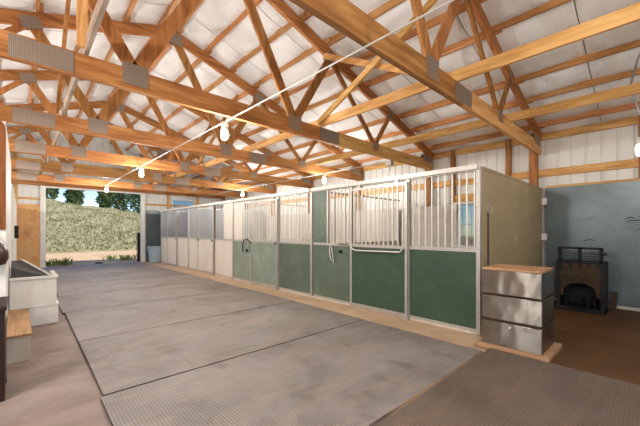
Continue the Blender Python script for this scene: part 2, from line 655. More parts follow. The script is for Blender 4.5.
# lateral brace boards on top of the bottom chords
for x, mt in ((3.86, 'pine_y'), (5.95, 'pine_y'), (0.5, 'greywood'), (-1.7, 'pine_y')):
    ys = [Y_NEAR, 1.95, 6.75, 11.5, Y_FAR]
    for a, b in zip(ys[:-1], ys[1:]):
        off = 0.0 if ys.index(a) % 2 else 0.045
        build('brace_board', MB().box(x - 0.019 + off, x + 0.019 + off, a - 0.15 if a > Y_NEAR else a, b, CH_Z1, CH_Z1 + 0.14), mt, ceiling)
# crossed sway braces between the first two trusses and a stud on the left brace line
for x, p, q in ((3.80, (4.08, 3.30), (1.75, 4.42)), (3.94, (4.08, 4.52), (1.75, 3.30))):
    build('sway_brace', MB().beam((x, p[0], p[1]), (x, q[0], q[1]), (1, 0, 0), 0.038, 0.09), 'pine_y', ceiling)
build('sway_brace', MB().beam((0.46, 4.0, 3.27), (0.44, 3.86, 4.62), (1, 0, 0), 0.09, 0.045), 'pine_z', ceiling)
build('sway_brace', MB().beam((0.42, 6.4, 3.27), (0.42, 4.2, 4.5), (1, 0, 0), 0.038, 0.09), 'wood_y', ceiling)
build('sway_brace', MB().beam((3.62, 8.8, 3.27), (3.62, 6.6, 4.5), (1, 0, 0), 0.038, 0.09), 'wood_y', ceiling)
build('sway_brace', MB().beam((3.62, 11.2, 3.27), (3.62, 13.5, 4.5), (1, 0, 0), 0.038, 0.09), 'wood_y', ceiling)

# ------------------------------------------------------------------ trusses
def make_truss(y, label, gable=False):
    t = thing('roof_truss', (RIDGE_X, y, CH_Z0), label, 'roof truss', 'timber roof trusses')
    TH = 0.06
    zc = (CH_Z0 + CH_Z1) / 2
    # bottom chord: three boards joined at the splice plates
    sp = [XL + 0.06, RIDGE_X - 1.96, RIDGE_X + 1.96, XR - 0.06]
    for a, b in zip(sp[:-1], sp[1:]):
        m = 'pine_x' if (b > 7 and y < 5) else 'wood_x'
        build('bottom_chord', MB().beam((a, y, zc), (b, y, zc), (0, 1, 0), TH, CH_Z1 - CH_Z0), m, t)
    for sd in (-1, 1):
        e = RIDGE_X + sd * (HALF - 0.02)
        build('top_chord', MB().beam((RIDGE_X, y, RZ), (e, y, top_z(e)), (0, 1, 0), TH, 0.19), 'wood_x', t)
        N = lambda dx, z: (RIDGE_X + sd * dx, y, z)
        bz, tz = CH_Z1 - 0.03, lambda dx: RZ - SL * dx - 0.05
        webs = [(1.16, bz, 0.10, RZ - 0.1, 0.15), (1.16, bz, 2.0, tz(2.0), 0.14),
                (3.33, bz, 2.0, tz(2.0), 0.09), (3.33, bz, 3.86, tz(3.86), 0.09)]
        for a, za, b, zb, hgt in webs:
            build('web_member', MB().beam(N(a, za), N(b, zb), (0, 1, 0), TH * 0.7, hgt), 'wood_z', t)
        for s2 in (-1, 1):
            yo = y + s2 * (TH / 2 + 0.003)
            def gp(dx, z, w, h, rot=0.0):
                ca, sa = math.cos(rot), math.sin(rot)
                q = [(-w, -h), (w, -h), (w, h), (-w, h)]
                poly = [(RIDGE_X + sd * dx + ca * u - sa * v, z + sa * u + ca * v) for u, v in q]
                build('gusset_plate', MB().prism(poly, 1, yo - 0.003, yo + 0.003), 'plate', t)
            gp(1.16, CH_Z1 - 0.06, 0.13, 0.12)
            gp(1.96, zc, 0.24, 0.105)
            gp(2.0, RZ - SL * 2.0 - 0.06, 0.12, 0.09, -sd * math.atan(SL))
            gp(3.33, CH_Z1 - 0.05, 0.1, 0.08)
            gp(3.86, RZ - SL * 3.86 - 0.03, 0.1, 0.07, -sd * math.atan(SL))
            gp(HALF - 0.35, CH_Z1 + 0.02, 0.2, 0.09, -sd * 0.12)
    for s2 in (-1, 1):
        yo = y + s2 * (TH / 2 + 0.003)
        build('gusset_plate', MB().prism([(RIDGE_X - 0.22, RZ - 0.2), (RIDGE_X + 0.22, RZ - 0.2), (RIDGE_X + 0.22, RZ + 0.0), (RIDGE_X, RZ + 0.08), (RIDGE_X - 0.22, RZ)], 1, yo - 0.003, yo + 0.003), 'plate', t)
    return t
LAB = ['timber roof truss ending above the olive stall end panel', 'timber roof truss ending above the dark green sliding stall door',
       'fourth timber roof truss counted from the open doorway wall', 'third timber roof truss counted from the open doorway wall',
       'second timber roof truss counted from the open doorway wall', 'timber roof truss closest to the open doorway wall']
for y, lb in zip(TRUSS_Y, LAB):
    make_truss(y, lb)

# ------------------------------------------------------------------ walls with ribbed siding
def siding(parent, axis, at, out, u0, u1, z0, z1, top=None):
    """ribbed sheets on a wall; axis 1: along y at x=at; axis 0: along x at y=at; out = sign of the outside"""
    PW = 0.9144
    k0 = math.floor(u0 / PW)
    k = k0
    while k * PW < u1 - 1e-6:
        a, b = max(u0, k * PW), min(u1, (k + 1) * PW)
        k += 1
        if b - a < 0.01:
            continue
        us = [(a, 0.0)]
        g = math.floor(a / 0.2286)
        while g * 0.2286 < b:
            c = g * 0.2286 + 0.06
            for du, dp in ((-0.024, 0.0), (-0.012, 0.022), (0.012, 0.022), (0.024, 0.0)):
                if a < c + du < b:
                    us.append((c + du, dp))
            g += 1
        us.append((b, 0.0))
        mb = MB()
        for u, dp in us:
            for z in (z0, z1 if top is None else top(u)):
                mb.v.append((at + out * dp, u, z) if axis == 1 else (u, at + out * dp, z))
        for i in range(len(us) - 1):
            mb.f.append((2 * i, 2 * i + 2, 2 * i + 3, 2 * i + 1))
        build('siding_panel', mb, 'siding', parent, solid=0.008)

wall_right = setting('wall_right', (XR, 6, 0))
WY0, WY1, WZ0, WZ1 = 2.42, 3.5, 1.0, 2.12       # stall window
RW = XR + 0.10
siding(wall_right, 1, RW, 1, Y_NEAR, WY0, 0, 3.66)
siding(wall_right, 1, RW, 1, WY1, Y_FAR + 0.1, 0, 3.66)
siding(wall_right, 1, RW, 1, WY0, WY1, 0, WZ0)
siding(wall_right, 1, RW, 1, WY0, WY1, WZ1, 3.66)
for y in [-3.06, -0.67] + TRUSS_Y + [15.95]:
    build('post', MB().box(XR - 0.08, XR + 0.06, y + 0.04, y + 0.18, 0, top_z(XR) + 0.1), 'wood_z', wall_right)
for y in (0.2, 2.32, 3.58):
    build('stud', MB().box(XR - 0.02, XR + 0.07, y - 0.05, y + 0.05, 0, 3.45), 'wood_z', wall_right)
for z0, z1 in ((2.55, 2.70), (3.32, 3.46)):
    build('girt', MB().box(XR + 0.03, XR + 0.08, Y_NEAR, Y_FAR, z0, z1), 'pine_y', wall_right)
build('girt', MB().box(XR - 0.04, XR + 0.08, Y_NEAR, 1.6, 2.30, 2.34), 'pine_y', wall_right)
build('window_header', MB().box(XR - 0.0, XR + 0.08, WY0 - 0.05, WY1 + 0.05, WZ1 + 0.03, WZ1 + 0.2), 'pine_y', wall_right)
ts = build('metal_sheet', MB().box(XR - 0.03, XR + 0.02, Y_NEAR, 0.0, 0.0, 2.30), 'teal', wall_right)
build('metal_sheet', MB().box(XR - 0.03, XR + 0.02, 0.004, 1.62, 0.0, 2.30), 'teal', wall_right)
tag(build('baseboard_right', MB().box(XR - 0.06, XR - 0.03, Y_NEAR, 1.55, 0.0, 0.05), 'boxwhite'), kind='structure')
# scratches on the metal sheet
for pts in ([(0.42, 1.63), (0.36, 1.66), (0.30, 1.64)], [(0.40, 1.585), (0.33, 1.60), (0.22, 1.60), (0.16, 1.63)], [(0.25, 1.66), (0.2, 1.67), (0.15, 1.66)],
            [(0.26, 1.42), (0.25, 1.45)], [(0.22, 1.43), (0.215, 1.46)], [(0.29, 1.39), (0.285, 1.41)], [(1.0, 1.22), (0.92, 1.25), (0.84, 1.23)]):
    build('scratch', MB().tube([(XR - 0.031, y, z) for y, z in pts], 0.007, 5), 'black', wall_right)
# white liner boards inside the stalls
for y0, y1 in ((1.75, WY0 - 0.0), (WY1, 5.0), (5.12, 6.75), (6.76, 8.44), (8.56, 10.2), (10.21, 11.84), (11.96, 13.5), (13.51, 15.0)):
    build('liner_board', MB().box(XR - 0.12, XR - 0.09, y0, y1, 0, 2.06), 'liner', wall_right)
build('liner_board', MB().box(XR - 0.12, XR - 0.09, WY0, WY1, 0, WZ0), 'liner', wall_right)

win = setting('window_1', (XR, (WY0 + WY1) / 2, WZ0))
fr = MB()
for a in ((WY0, WY0 + 0.06, WZ0, WZ1), (WY1 - 0.07, WY1, WZ0, WZ1), (WY0 + 0.06, WY1 - 0.07, WZ0, WZ0 + 0.06), (WY0 + 0.06, WY1 - 0.07, WZ1 - 0.06, WZ1)):
    build('window_frame', MB().box(XR - 0.125, RW, *a), 'white', win)
build('mullion', MB().box(XR + 0.02, XR + 0.06, 2.9, 2.94, WZ0 + 0.06, WZ1 - 0.06), 'white', win)
build('glazing_bar', MB().box(XR + 0.03, XR + 0.05, WY0 + 0.06, WY1 - 0.07, 1.55, 1.57), 'white', win)
for a, b in ((WY0 + 0.06, 2.9), (2.94, WY1 - 0.07)):
    for c, d in ((WZ0 + 0.06, 1.55), (1.57, WZ1 - 0.06)):
        build('pane', MB().box(XR + 0.038, XR + 0.042, a, b, c, d), 'glass', win)
# wire guard behind the window
for k in range(9):
    y = WY0 + 0.1 + k * 0.105
    build('guard_bar', MB().tube([(XR + 0.08, y, WZ0), (XR + 0.08, y, WZ1)], 0.006, 5), 'galv', win)

wall_far = setting('wall_far', (RIDGE_X, Y_FAR, 0))
DX0, DX1, DZ = 0.72, 4.02, 3.08
gt = lambda u: ins_z - SL * abs(u - RIDGE_X) + 0.03
FW = Y_FAR + 0.10
siding(wall_far, 0, FW, 1, XL - 0.1, DX0, 0, 0, top=gt)
siding(wall_far, 0, FW, 1, DX1, 5.35, 0, 0, top=gt)
siding(wall_far, 0, FW, 1, 6.45, XR + 0.1, 0, 0, top=gt)
siding(wall_far, 0, FW, 1, 5.35, 6.45, 0, 1.6)
siding(wall_far, 0, FW, 1, 5.35, 6.45, 2.98, 0, top=gt)
siding(wall_far, 0, FW, 1, DX0, RIDGE_X, DZ, 0, top=gt)
siding(wall_far, 0, FW, 1, RIDGE_X, DX1, DZ, 0, top=gt)
build('chipboard_sheet', MB().box(-0.10, 0.56, Y_FAR + 0.0, Y_FAR + 0.03, 0, 2.42), 'osb', wall_far)
build('chipboard_sheet', MB().box(-1.3, -0.104, Y_FAR + 0.0, Y_FAR + 0.03, 0, 2.42), 'osb', wall_far)
build('door_panel', MB().box(4.22, 5.12, Y_FAR - 0.02, Y_FAR + 0.03, 0, 2.36), 'teal', wall_far)
for z0, z1 in ((2.6, 2.68), (3.3, 3.42)):
    build('girt', MB().box(XL, DX0 - 0.05 if z0 < 3.1 else XR, Y_FAR + 0.03, Y_FAR + 0.08, z0, z1), 'pine_x', wall_far)
    if z0 < 3.1:
        build('girt', MB().box(DX1 + 0.05, XR, Y_FAR + 0.03, Y_FAR + 0.08, z0, z1), 'pine_x', wall_far)
build('girt', MB().box(-1.6, 5.8, Y_FAR + 0.03, Y_FAR + 0.08, 4.0, 4.14), 'pine_x', wall_far)
for x in (-1.5, -0.12, 5.2, 6.6):
    build('stud', MB().box(x - 0.05, x + 0.05, Y_FAR + 0.02, Y_FAR + 0.1, 0, gt(x) - 0.1), 'pine_z', wall_far)
build('gable_chord', MB().box(XL, XR, Y_FAR - 0.06, Y_FAR, 3.14, 3.36), 'wood_x', wall_far)

w2 = setting('window_2', (5.9, FW, 1.6))
for a in ((5.35, 5.42, 1.6, 2.98), (6.38, 6.45, 1.6, 2.98), (5.42, 6.38, 1.6, 1.67), (5.42, 6.38, 2.91, 2.98)):
    build('window_frame', MB().box(a[0], a[1], FW - 0.06, FW + 0.04, a[2], a[3]), 'white', w2)
build('pane', MB().box(5.42, 6.38, FW - 0.005, FW + 0.005, 1.67, 2.91), 'glass', w2)

door = setting('door_1', ((DX0 + DX1) / 2, Y_FAR, 0))
build('jamb', MB().box(DX0 - 0.16, DX0, Y_FAR - 0.03, FW + 0.05, 0, DZ + 0.02), 'white', door)
build('jamb', MB().box(DX1, DX1 + 0.16, Y_FAR - 0.03, FW + 0.05, 0, DZ + 0.02), 'white', door)
build('header', MB().box(DX0 - 0.16, DX1 + 0.16, Y_FAR - 0.04, FW + 0.05, DZ, DZ + 0.14), 'white', door)
build('switch_box', MB().box(DX0 - 0.14, DX0 - 0.04, Y_FAR - 0.09, Y_FAR - 0.03, 1.22, 1.36), 'white', door, bevel=0.01)
build('track', MB().box(DX0 - 1.6, DX1 + 0.1, FW + 0.05, FW + 0.1, DZ + 0.02, DZ + 0.08), 'galv', door)

# left: an outside wall with a wide opening beside the camera, and a room partition along the aisle
wall_left = setting('wall_left', (XL, 6, 0))
siding(wall_left, 1, XL - 0.10, -1, 3.3, Y_FAR + 0.1, 0, 3.66)
siding(wall_left, 1, XL - 0.10, -1, Y_NEAR, -3.4, 0, 3.66)
siding(wall_left, 1, XL - 0.10, -1, -3.4, 3.3, 3.15, 3.66)
for y in [-3.5] + [3.4] + TRUSS_Y[2:]:
    build('post', MB().box(XL - 0.06, XL + 0.08, y - 0.07, y + 0.07, 0, top_z(XL) + 0.1), 'wood_z', wall_left)

part = setting('wall_aisle_left', (-0.2, 10, 0))
PX = -0.12
build('partition_board', MB().box(PX - 0.1, PX, 5.2, 8.2, 0, 2.68), 'white', part)
build('partition_board', MB().box(PX - 0.1, PX, 8.2, Y_FAR - 0.1, 0, 2.30), 'white', part)
build('partition_board', MB().box(XL, PX - 0.1, 5.2, 5.3, 0, 1.43), 'white', part)
# boarded upper part of the room's end wall with a rounded top corner
z1, xc, rr = 2.70, PX, 0.12
poly = [(XL, 1.43), (xc, 1.43)] + [(xc - rr + rr * math.cos(a), z1 - rr + rr * math.sin(a)) for a in [k * math.pi / 12 for k in range(7)]] + [(XL, z1)]
build('boarding', MB().prism(poly, 1, 5.16, 5.3), 'postwood', part)
for y in (8.25, 9.6, 11.2, 12.9, 14.5):
    build('door_trim', MB().box(PX, PX + 0.04, y, y + 0.1, 0, 2.22), 'white', part)
build('latch', MB().box(PX + 0.0, PX + 0.10, 9.05, 9.2, 1.26, 1.52), 'black', part)

wall_near = setting('wall_near', (RIDGE_X, Y_NEAR, 0))
siding(wall_near, 0, Y_NEAR, -1, 4.6, XR + 0.1, 0, 0, top=gt)
siding(wall_near, 0, Y_NEAR, -1, XL - 0.1, 0.2, 0, 0, top=gt)
siding(wall_near, 0, Y_NEAR, -1, 0.2, RIDGE_X, 3.1, 0, top=gt)
siding(wall_near, 0, Y_NEAR, -1, RIDGE_X, 4.6, 3.1, 0, top=gt)

# ------------------------------------------------------------------ rubber mats along the aisle
SEAMS = [-0.42, 1.39, 3.18, 4.96, 6.86, 8.66, 10.5, 12.3, 14.1, 15.9]
LFT = [0.60, 0.48, 0.525, 0.545, 0.53, 0.60, 0.55, 0.58, 0.56]
RGT = [4.05, 3.90, 3.94, 3.97, 3.95, 3.98, 3.94, 3.97, 3.95]
MLAB = ['darker brown rubber mat in front of the metal boxes', 'grey textured rubber mat beside the dark green stall panels',
        'grey rubber mat across the aisle, third from the metal boxes', 'grey rubber mat across the aisle, fourth from the metal boxes',
        'grey rubber mat across the aisle, fifth from the metal boxes', 'grey rubber mat across the aisle, fourth from the doorway',
        'grey rubber mat across the aisle, third from the doorway', 'grey rubber mat across the aisle, second from the doorway',
        'grey rubber mat lying at the open doorway']
for k in range(9):
    gap = 0.026 if k == 1 else 0.012
    o = build('rubber_mat', MB().box(LFT[k], RGT[k], SEAMS[k] + gap, SEAMS[k + 1] - 0.008, 0.0, 0.026), 'mat2' if k == 0 else 'mat')
    o.data.materials.append(M['rubber'])
    o.data.materials.append(M['floor'])
    for p in o.data.polygons:
        p.material_index = 0 if p.normal.z > 0.5 else (2 if k == 1 and p.normal.y < -0.5 else 1)
    o.rotation_euler.z = [-0.006, -0.010, -0.013, -0.011, -0.006, -0.003, 0, 0.003, 0][k]
    tag(o, MLAB[k], 'rubber mat', 'rubber aisle mats')

# ------------------------------------------------------------------ stall fronts
P = [1.655, 2.754, 3.96, 5.06, 6.28, 7.51, 8.50, 9.75, 10.95, 11.90, 13.03, 14.10, 15.05]
PZ, TZ = 1.14, 2.29                                # top of the solid panel, top of the front
bar_cache = {}
def bar(parent, x, y, z0, z1, mt):
    key = (round(z1 - z0, 3), mt)
    if key not in bar_cache:
        me = MB().tube([(0, 0, 0), (0, 0, z1 - z0)], 0.0135, 8, caps=False).mesh('bar')
        for p in me.polygons: p.use_smooth = True
        me.materials.append(M[mt])
        bar_cache[key] = me
    return inst('bar', bar_cache[key], (x, y, z0), parent)

def fixed(t, y0, y1, panel, bmat, solid=None, x=STALL_X):
    """a fixed bay between two posts: solid lower panel, rails and bars; solid=(a,b): sheeted piece of the upper part"""
    g = 0.028
    build('lower_panel', MB().box(x - 0.014, x + 0.014, y0 + g, y1 - g, 0.07, PZ - 0.02), panel, t)
    build('rail', MB().box(x - 0.022, x + 0.022, y0 + g, y1 - g, 0.03, 0.07), 'galv', t)
    build('rail', MB().box(x - 0.022, x + 0.022, y0 + g, y1 - g, PZ - 0.02, PZ + 0.03), 'galv', t)
    a, b = y0 + g, y1 - g
    if solid:
        build('upper_panel', MB().box(x - 0.012, x + 0.012, solid[0], solid[1], PZ + 0.03, TZ - 0.06), solid[2], t)
        if solid[0] - y0 > y1 - solid[1]:
            b = solid[0] - 0.04
            build('mullion', MB().box(x - 0.018, x + 0.018, solid[0] - 0.04, solid[0], PZ + 0.03, TZ - 0.06), 'galv', t)
        else:
            a = solid[1] + 0.04
            build('mullion', MB().box(x - 0.018, x + 0.018, solid[1], solid[1] + 0.04, PZ + 0.03, TZ - 0.06), 'galv', t)
    n = max(2, int(round((b - a) / 0.1)))
    for k in range(n):
        bar(t, x, a + (b - a) * (k + 0.5) / n, PZ + 0.03, TZ - 0.06, bmat)

def sliding(t, y0, y1, panel, bmat, yoke=False):
    """a sliding door hung in front of the bay"""
    x = STALL_X - 0.055
    c = (y0 + y1) / 2
    d = bpy.data.objects.new('sliding_door', None)
    d.empty_display_size = 0.1
    col.objects.link(d)
    d.parent = t
    d.location = Vector((x, c, 0.05)) - world_loc(t)
    a, b = y0 - 0.01, y1 - 0.015
    build('door_panel', MB().box(x - 0.013, x + 0.013, a + 0.04, b - 0.04, 0.09, PZ - 0.02), panel, d)
    for s_ in ((a, a + 0.04), (b - 0.04, b)):
        build('stile', MB().box(x - 0.02, x + 0.02, s_[0], s_[1], 0.05, TZ - 0.1), 'galv', d)
    for z0, z1 in ((0.05, 0.09), (PZ - 0.02, PZ + 0.03), (TZ - 0.14, TZ - 0.1)):
        build('rail', MB().box(x - 0.02, x + 0.02, a + 0.04, b - 0.04, z0, z1), 'galv', d)
    n = int(round((b - a - 0.08) / 0.095))
    for k in range(n):
        bar(d, x, a + 0.04 + (b - a - 0.08) * (k + 0.5) / n, PZ + 0.03, TZ - 0.14, bmat)
    for yy in (a + 0.2, b - 0.2):
        build('hanger', MB().box(x - 0.012, x + 0.012, yy - 0.03, yy + 0.03, TZ - 0.1, TZ - 0.02), 'galv', d)
    if yoke:
        yk = [(x - 0.03, a + 0.06, PZ + 0.0), (x - 0.07, a + 0.06, PZ - 0.02), (x - 0.08, a + 0.09, PZ - 0.07), (x - 0.08, b - 0.2, PZ - 0.08), (x - 0.08, b - 0.12, PZ - 0.06), (x - 0.07, b - 0.06, PZ - 0.01), (x - 0.03, b - 0.06, PZ + 0.0)]
        build('yoke_rail', MB().tube(yk, 0.013, 8), 'galvbar', d, smooth=True)
    else:
        for yy in (a + 0.05, b - 0.05):
            build('latch', MB().box(x - 0.05, x - 0.02, yy - 0.025, yy + 0.025, PZ - 0.06, PZ - 0.01), 'rust', d)
    build('floor_guide', MB().box(x - 0.04, x + 0.04, a - 0.02, a + 0.08, 0.0, 0.05), 'galv', d)
    return d

def post(t, y, mt='galv', w=0.05):
    build('post', MB().box(STALL_X - 0.03, STALL_X + 0.03, y - w / 2, y + w / 2, 0, TZ), mt, t)

SLAB = ['horse stall front with dark green panels beside the metal boxes', 'horse stall front with mid green fixed panel and pale green sliding door',
        'cream panelled horse stall front next to the pale green one', 'cream panelled horse stall front beside the grey bin and doorway']
stalls = []
for k in range(4):
    s = thing('horse_stall', (STALL_X, (P[3 * k] + P[3 * k + 3]) / 2, 0), SLAB[k], 'horse stall', 'row of horse stalls')
    stalls.append(s)
    y0, y3 = P[3 * k], P[3 * k + 3]
    build('top_rail', MB().box(STALL_X - 0.035, STALL_X + 0.035, y0, y3, TZ - 0.06, TZ), 'galv', s)
    build('door_track', MB().box(STALL_X - 0.085, STALL_X - 0.04, y0 + 0.02, y3 - 0.02, TZ - 0.045, TZ + 0.02), 'galvbar', s)
    build('kick_board', MB().box(STALL_X - 0.02, STALL_X + 0.03, y0, y3, 0, 0.03), 'boxwhite', s)
    for j in range(3):
        post(s, P[3 * k + j] + (0.026 if j == 0 else 0.0), 'rust' if (3 * k + j) in (7,) else 'galv', 0.052)
    if k == 3:
        post(s, y3 - 0.03)
fixed(stalls[0], P[0], P[1], 'green1', 'galvbar')
sliding(stalls[0], P[1], P[2], 'green1', 'galvbar', True)
fixed(stalls[0], P[2], P[3], 'green2', 'galvbar', (4.62, P[3] - 0.03, 'green2'))
fixed(stalls[1], P[3], P[4], 'green2', 'galvbar')
sliding(stalls[1], P[4], P[5], 'green3', 'galvbar')
fixed(stalls[1], P[5], P[6], 'green3', 'galvbar', (8.0, P[6] - 0.03, 'cream'))
fixed(stalls[2], P[6], P[7], 'cream', 'darkbar', (P[6] + 0.03, 9.1, 'cream'))
sliding(stalls[2], P[7], P[8], 'cream', 'darkbar')
fixed(stalls[2], P[8], P[9], 'cream', 'darkbar')
fixed(stalls[3], P[9], P[10], 'cream', 'darkbar')
sliding(stalls[3], P[10], P[11], 'cream', 'darkbar')
fixed(stalls[3], P[11], P[12], 'cream', 'darkbar')
# latch hardware on the third bay
build('latch', MB().box(STALL_X - 0.05, STALL_X - 0.014, 4.2, 4.26, PZ - 0.16, PZ - 0.1), 'black', stalls[0])
build('latch', MB().tube([(STALL_X - 0.03, 4.02, PZ + 0.01), (STALL_X - 0.06, 4.10, PZ + 0.02), (STALL_X - 0.06, 4.25, PZ + 0.02)], 0.012, 6), 'rust', stalls[0])

# stall partitions
def partition(y, mt, label, n=3, thick=0.045, high=True):
    t = thing('stall_partition', ((STALL_X + XR) / 2, y, 0), label, 'stall partition')
    x0, x1 = STALL_X + 0.05, XR - 0.125
    for k in range(n):
        a, b = x0 + (x1 - x0) * k / n, x0 + (x1 - x0) * (k + 1) / n
        build('panel', MB().box(a + 0.004, b - 0.004, y - thick / 2, y + thick / 2, 0.02, TZ - 0.035 if high else PZ), mt, t)
    if not high:
        for k in range(18):
            bar(t, x0 + (x1 - x0) * (k + 0.5) / 18, y, PZ, TZ - 0.035, 'galvbar')
    build('cap_rail', MB().box(x0, x1, y - 0.03, y + 0.03, TZ - 0.035, TZ), 'galv' if mt != 'olive' else 'olive', t)
    return t
pt = partition(1.67, 'olive', 'olive brown plywood end panel of the stall row')
build('hook_plate', MB().box(4.74, 4.80, 1.635, 1.648, 1.68, 1.78), 'galv', pt)
build('hook', MB().tube([(4.77, 1.63, 1.74), (4.77, 1.59, 1.73), (4.77, 1.585, 1.69), (4.77, 1.60, 1.66)], 0.008, 6), 'galv', pt)
build('strap', MB().box(4.76, 4.785, 1.632, 1.644, 0.55, 1.66), 'darkplastic', pt)
build('bracket', MB().box(6.02, 6.08, 1.63, 1.648, 1.22, 1.34), 'galv', pt)
for z in (1.28, 2.0):
    build('insulator', MB().box(XR - 0.22, XR - 0.14, 1.56, 1.648, z - 0.06, z + 0.08), 'white', pt, bevel=0.012)
partition(P[3], 'liner', 'white board partition inside the dark green stall row', high=False)
partition(P[6], 'liner', 'white board partition behind the pale green stall', high=False)
partition(P[9], 'greyliner', 'grey board partition between the two cream stalls')
partition(P[12], 'greyliner', 'grey board end partition beside the doorway wall')

# tack hung on the stall fronts
hx = STALL_X - 0.05
loop = []
yc, zc = 7.88, 1.03
for k in range(17):
    a = math.pi * (0.0 + 1.0 * k / 16)
    loop.append((hx - 0.02, yc - 0.19 + 0.19 * math.cos(a) * 1.0, zc + 0.16 * math.sin(a)))
loop = [(hx - 0.02, 7.88, 1.0 - 0.16)] + loop + [(hx - 0.02, yc - 0.40, zc - 0.1), (hx - 0.02, yc - 0.36, zc - 0.2)]
h = thing('halter', (hx, 7.8, 0.8), 'black halter looped over the pale green stall front', 'halter')
build('strap', MB().tube(loop, 0.014, 6), 'black', h, smooth=True)
build('buckle', MB().box(hx - 0.04, hx - 0.01, 7.62, 7.67, 0.84, 0.92), 'black', h)
h2 = thing('lead_rope', (hx, 4.55, 0.8), 'pale lead rope hanging on the mid green stall panel', 'rope')
build('rope', MB().tube([(hx + 0.02, 4.45, 1.12), (hx - 0.01, 4.44, 1.08), (hx, 4.42, 0.95), (hx, 4.40, 0.84), (hx, 4.45, 0.82), (hx, 4.49, 0.9), (hx - 0.01, 4.50, 1.05), (hx + 0.02, 4.50, 1.12)], 0.012, 6), 'rope_white', h2, smooth=True)
build('snap_hook', MB().tube([(hx, 4.40, 0.84), (hx, 4.395, 0.77)], 0.01, 6), 'galv', h2)

# ------------------------------------------------------------------ metal boxes on a plank
CX0, CX1, CY0, CY1 = 4.12, 4.47, 0.87, 1.49
tag(build('wooden_plank', MB().box(CX0 - 0.05, 4.75, 0.80, 1.52, 0.0, 0.055), 'tanwood', bevel=0.006), 'tan wooden plank under the stack of metal boxes', 'plank')
zb = 0.055
for k, (lb, dx) in enumerate((('galvanised metal box at the bottom of the stack', 0.0), ('galvanised metal box in the middle of the stack', 0.012), ('galvanised metal box with brown top on top of the stack', -0.008))):
    z0 = zb + k * 0.305
    c = thing('metal_box', ((CX0 + 4.69) / 2, (CY0 + CY1) / 2, z0), lb, 'metal box', 'stack of metal boxes')
    x0, x1 = CX0 + dx, 4.69 + dx
    build('body', MB().box(x0, x1, CY0, CY1, z0, z0 + 0.278), 'chest', c, bevel=0.006)
    build('lid', MB().box(x0 + 0.006, x1 - 0.002, CY0 + 0.004, CY1 - 0.004, z0 + 0.278, z0 + 0.305), 'tanwood' if k == 2 else 'stovewood', c, bevel=0.004)
    if k < 2:
        build('knob', MB().tube([(x0, 0.92 if k else 1.18, z0 + (0.09 if k else 0.24)), (x0 - 0.02, 0.92 if k else 1.18, z0 + (0.09 if k else 0.24))], 0.014, 10), 'galvbar', c)

# ------------------------------------------------------------------ dark cabinet against the blue-grey wall
def cabinet():
    c = thing('wooden_cabinet', (7.35, 0.955, 0), 'dark cabinet with open top rail and arched black opening by the metal wall', 'cabinet')
    x0, x1 = 7.12, 7.62        # front faces -x
    y0, y1 = 0.62, 1.29
    for y in (y0, y1 - 0.06):
        build('side_panel', MB().box(x0, x1, y, y + 0.06, 0.0, 0.84), 'black', c)
    build('back_panel', MB().box(x1 - 0.03, x1, y0 + 0.06, y1 - 0.06, 0.0, 0.84), 'black', c)
    build('shelf', MB().box(x0, x1, y0, y1, 0.84, 0.87), 'black', c)
    build('front_board', MB().box(x0 + 0.005, x0 + 0.035, y0 + 0.06, y1 - 0.06, 0.60, 0.84), 'stovewood', c)
    build('ledge', MB().box(x0 - 0.025, x0 + 0.03, y0 + 0.06, y1 - 0.06, 0.56, 0.595), 'stovewood', c)
    yc = (y0 + y1) / 2
    pts = [(y0 + 0.06, 0.56), (y1 - 0.06, 0.56), (y1 - 0.06, 0.28)]
    arch = []
    for k in range(13):
        a = math.pi * k / 12
        arch.append((yc + 0.23 * math.cos(a), 0.26 + 0.24 * math.sin(a) ** 0.6))
    poly = [(y0 + 0.06, 0.56), (y1 - 0.06, 0.56), (y1 - 0.06, 0.26)] + arch + [(y0 + 0.06, 0.26)]
    build('arch_board', MB().prism(poly, 0, x0 + 0.008, x0 + 0.035), 'stovewood', c)
    build('base', MB().box(x0 - 0.02, x1, y0, y1, 0.0, 0.07), 'black', c)
    for k in range(5):
        yy = y0 + 0.13 + k * 0.10
        build('grate_bar', MB().tube([(x0 + 0.06, yy, 0.07), (x0 + 0.06, yy, 0.26)], 0.012, 6), 'black', c)
    # open rail on top
    for y in (y0 + 0.05, yc, y1 - 0.05):
        build('rail_post', MB().box(x0 + 0.02, x0 + 0.06, y - 0.025, y + 0.025, 0.78, 1.12), 'black', c)
    for z0, z1 in ((1.09, 1.125), (0.87, 0.90)):
        build('rail', MB().box(x0 + 0.02, x0 + 0.06, y0 + 0.03, y1 - 0.03, z0, z1), 'black', c)
    for k in range(4):
        z = 0.935 + 0.036 * k
        build('rail_wire', MB().tube([(x0 + 0.04, y0 + 0.07, z), (x0 + 0.04, y1 - 0.07, z)], 0.005, 5), 'black', c)
    for k in range(5):
        yy = y0 + 0.08 + k * 0.127
        build('finial', MB().prism([(yy - 0.03, 0.87), (yy + 0.03, 0.87), (yy, 0.75)], 0, x0 - 0.01, x0 + 0.004), 'black', c)
    build('side_rail', MB().box(x0 + 0.06, x1, y0 + 0.02, y0 + 0.06, 0.98, 1.02), 'black', c)
cabinet()
tag(build('leaning_board', MB().beam((7.84, 0.58, 0.01), (7.915, 0.56, 0.30), (0, 1, 0), 0.1, 0.03), 'stovewood'), 'short dark board leaning on the wall beside the dark cabinet', 'board')

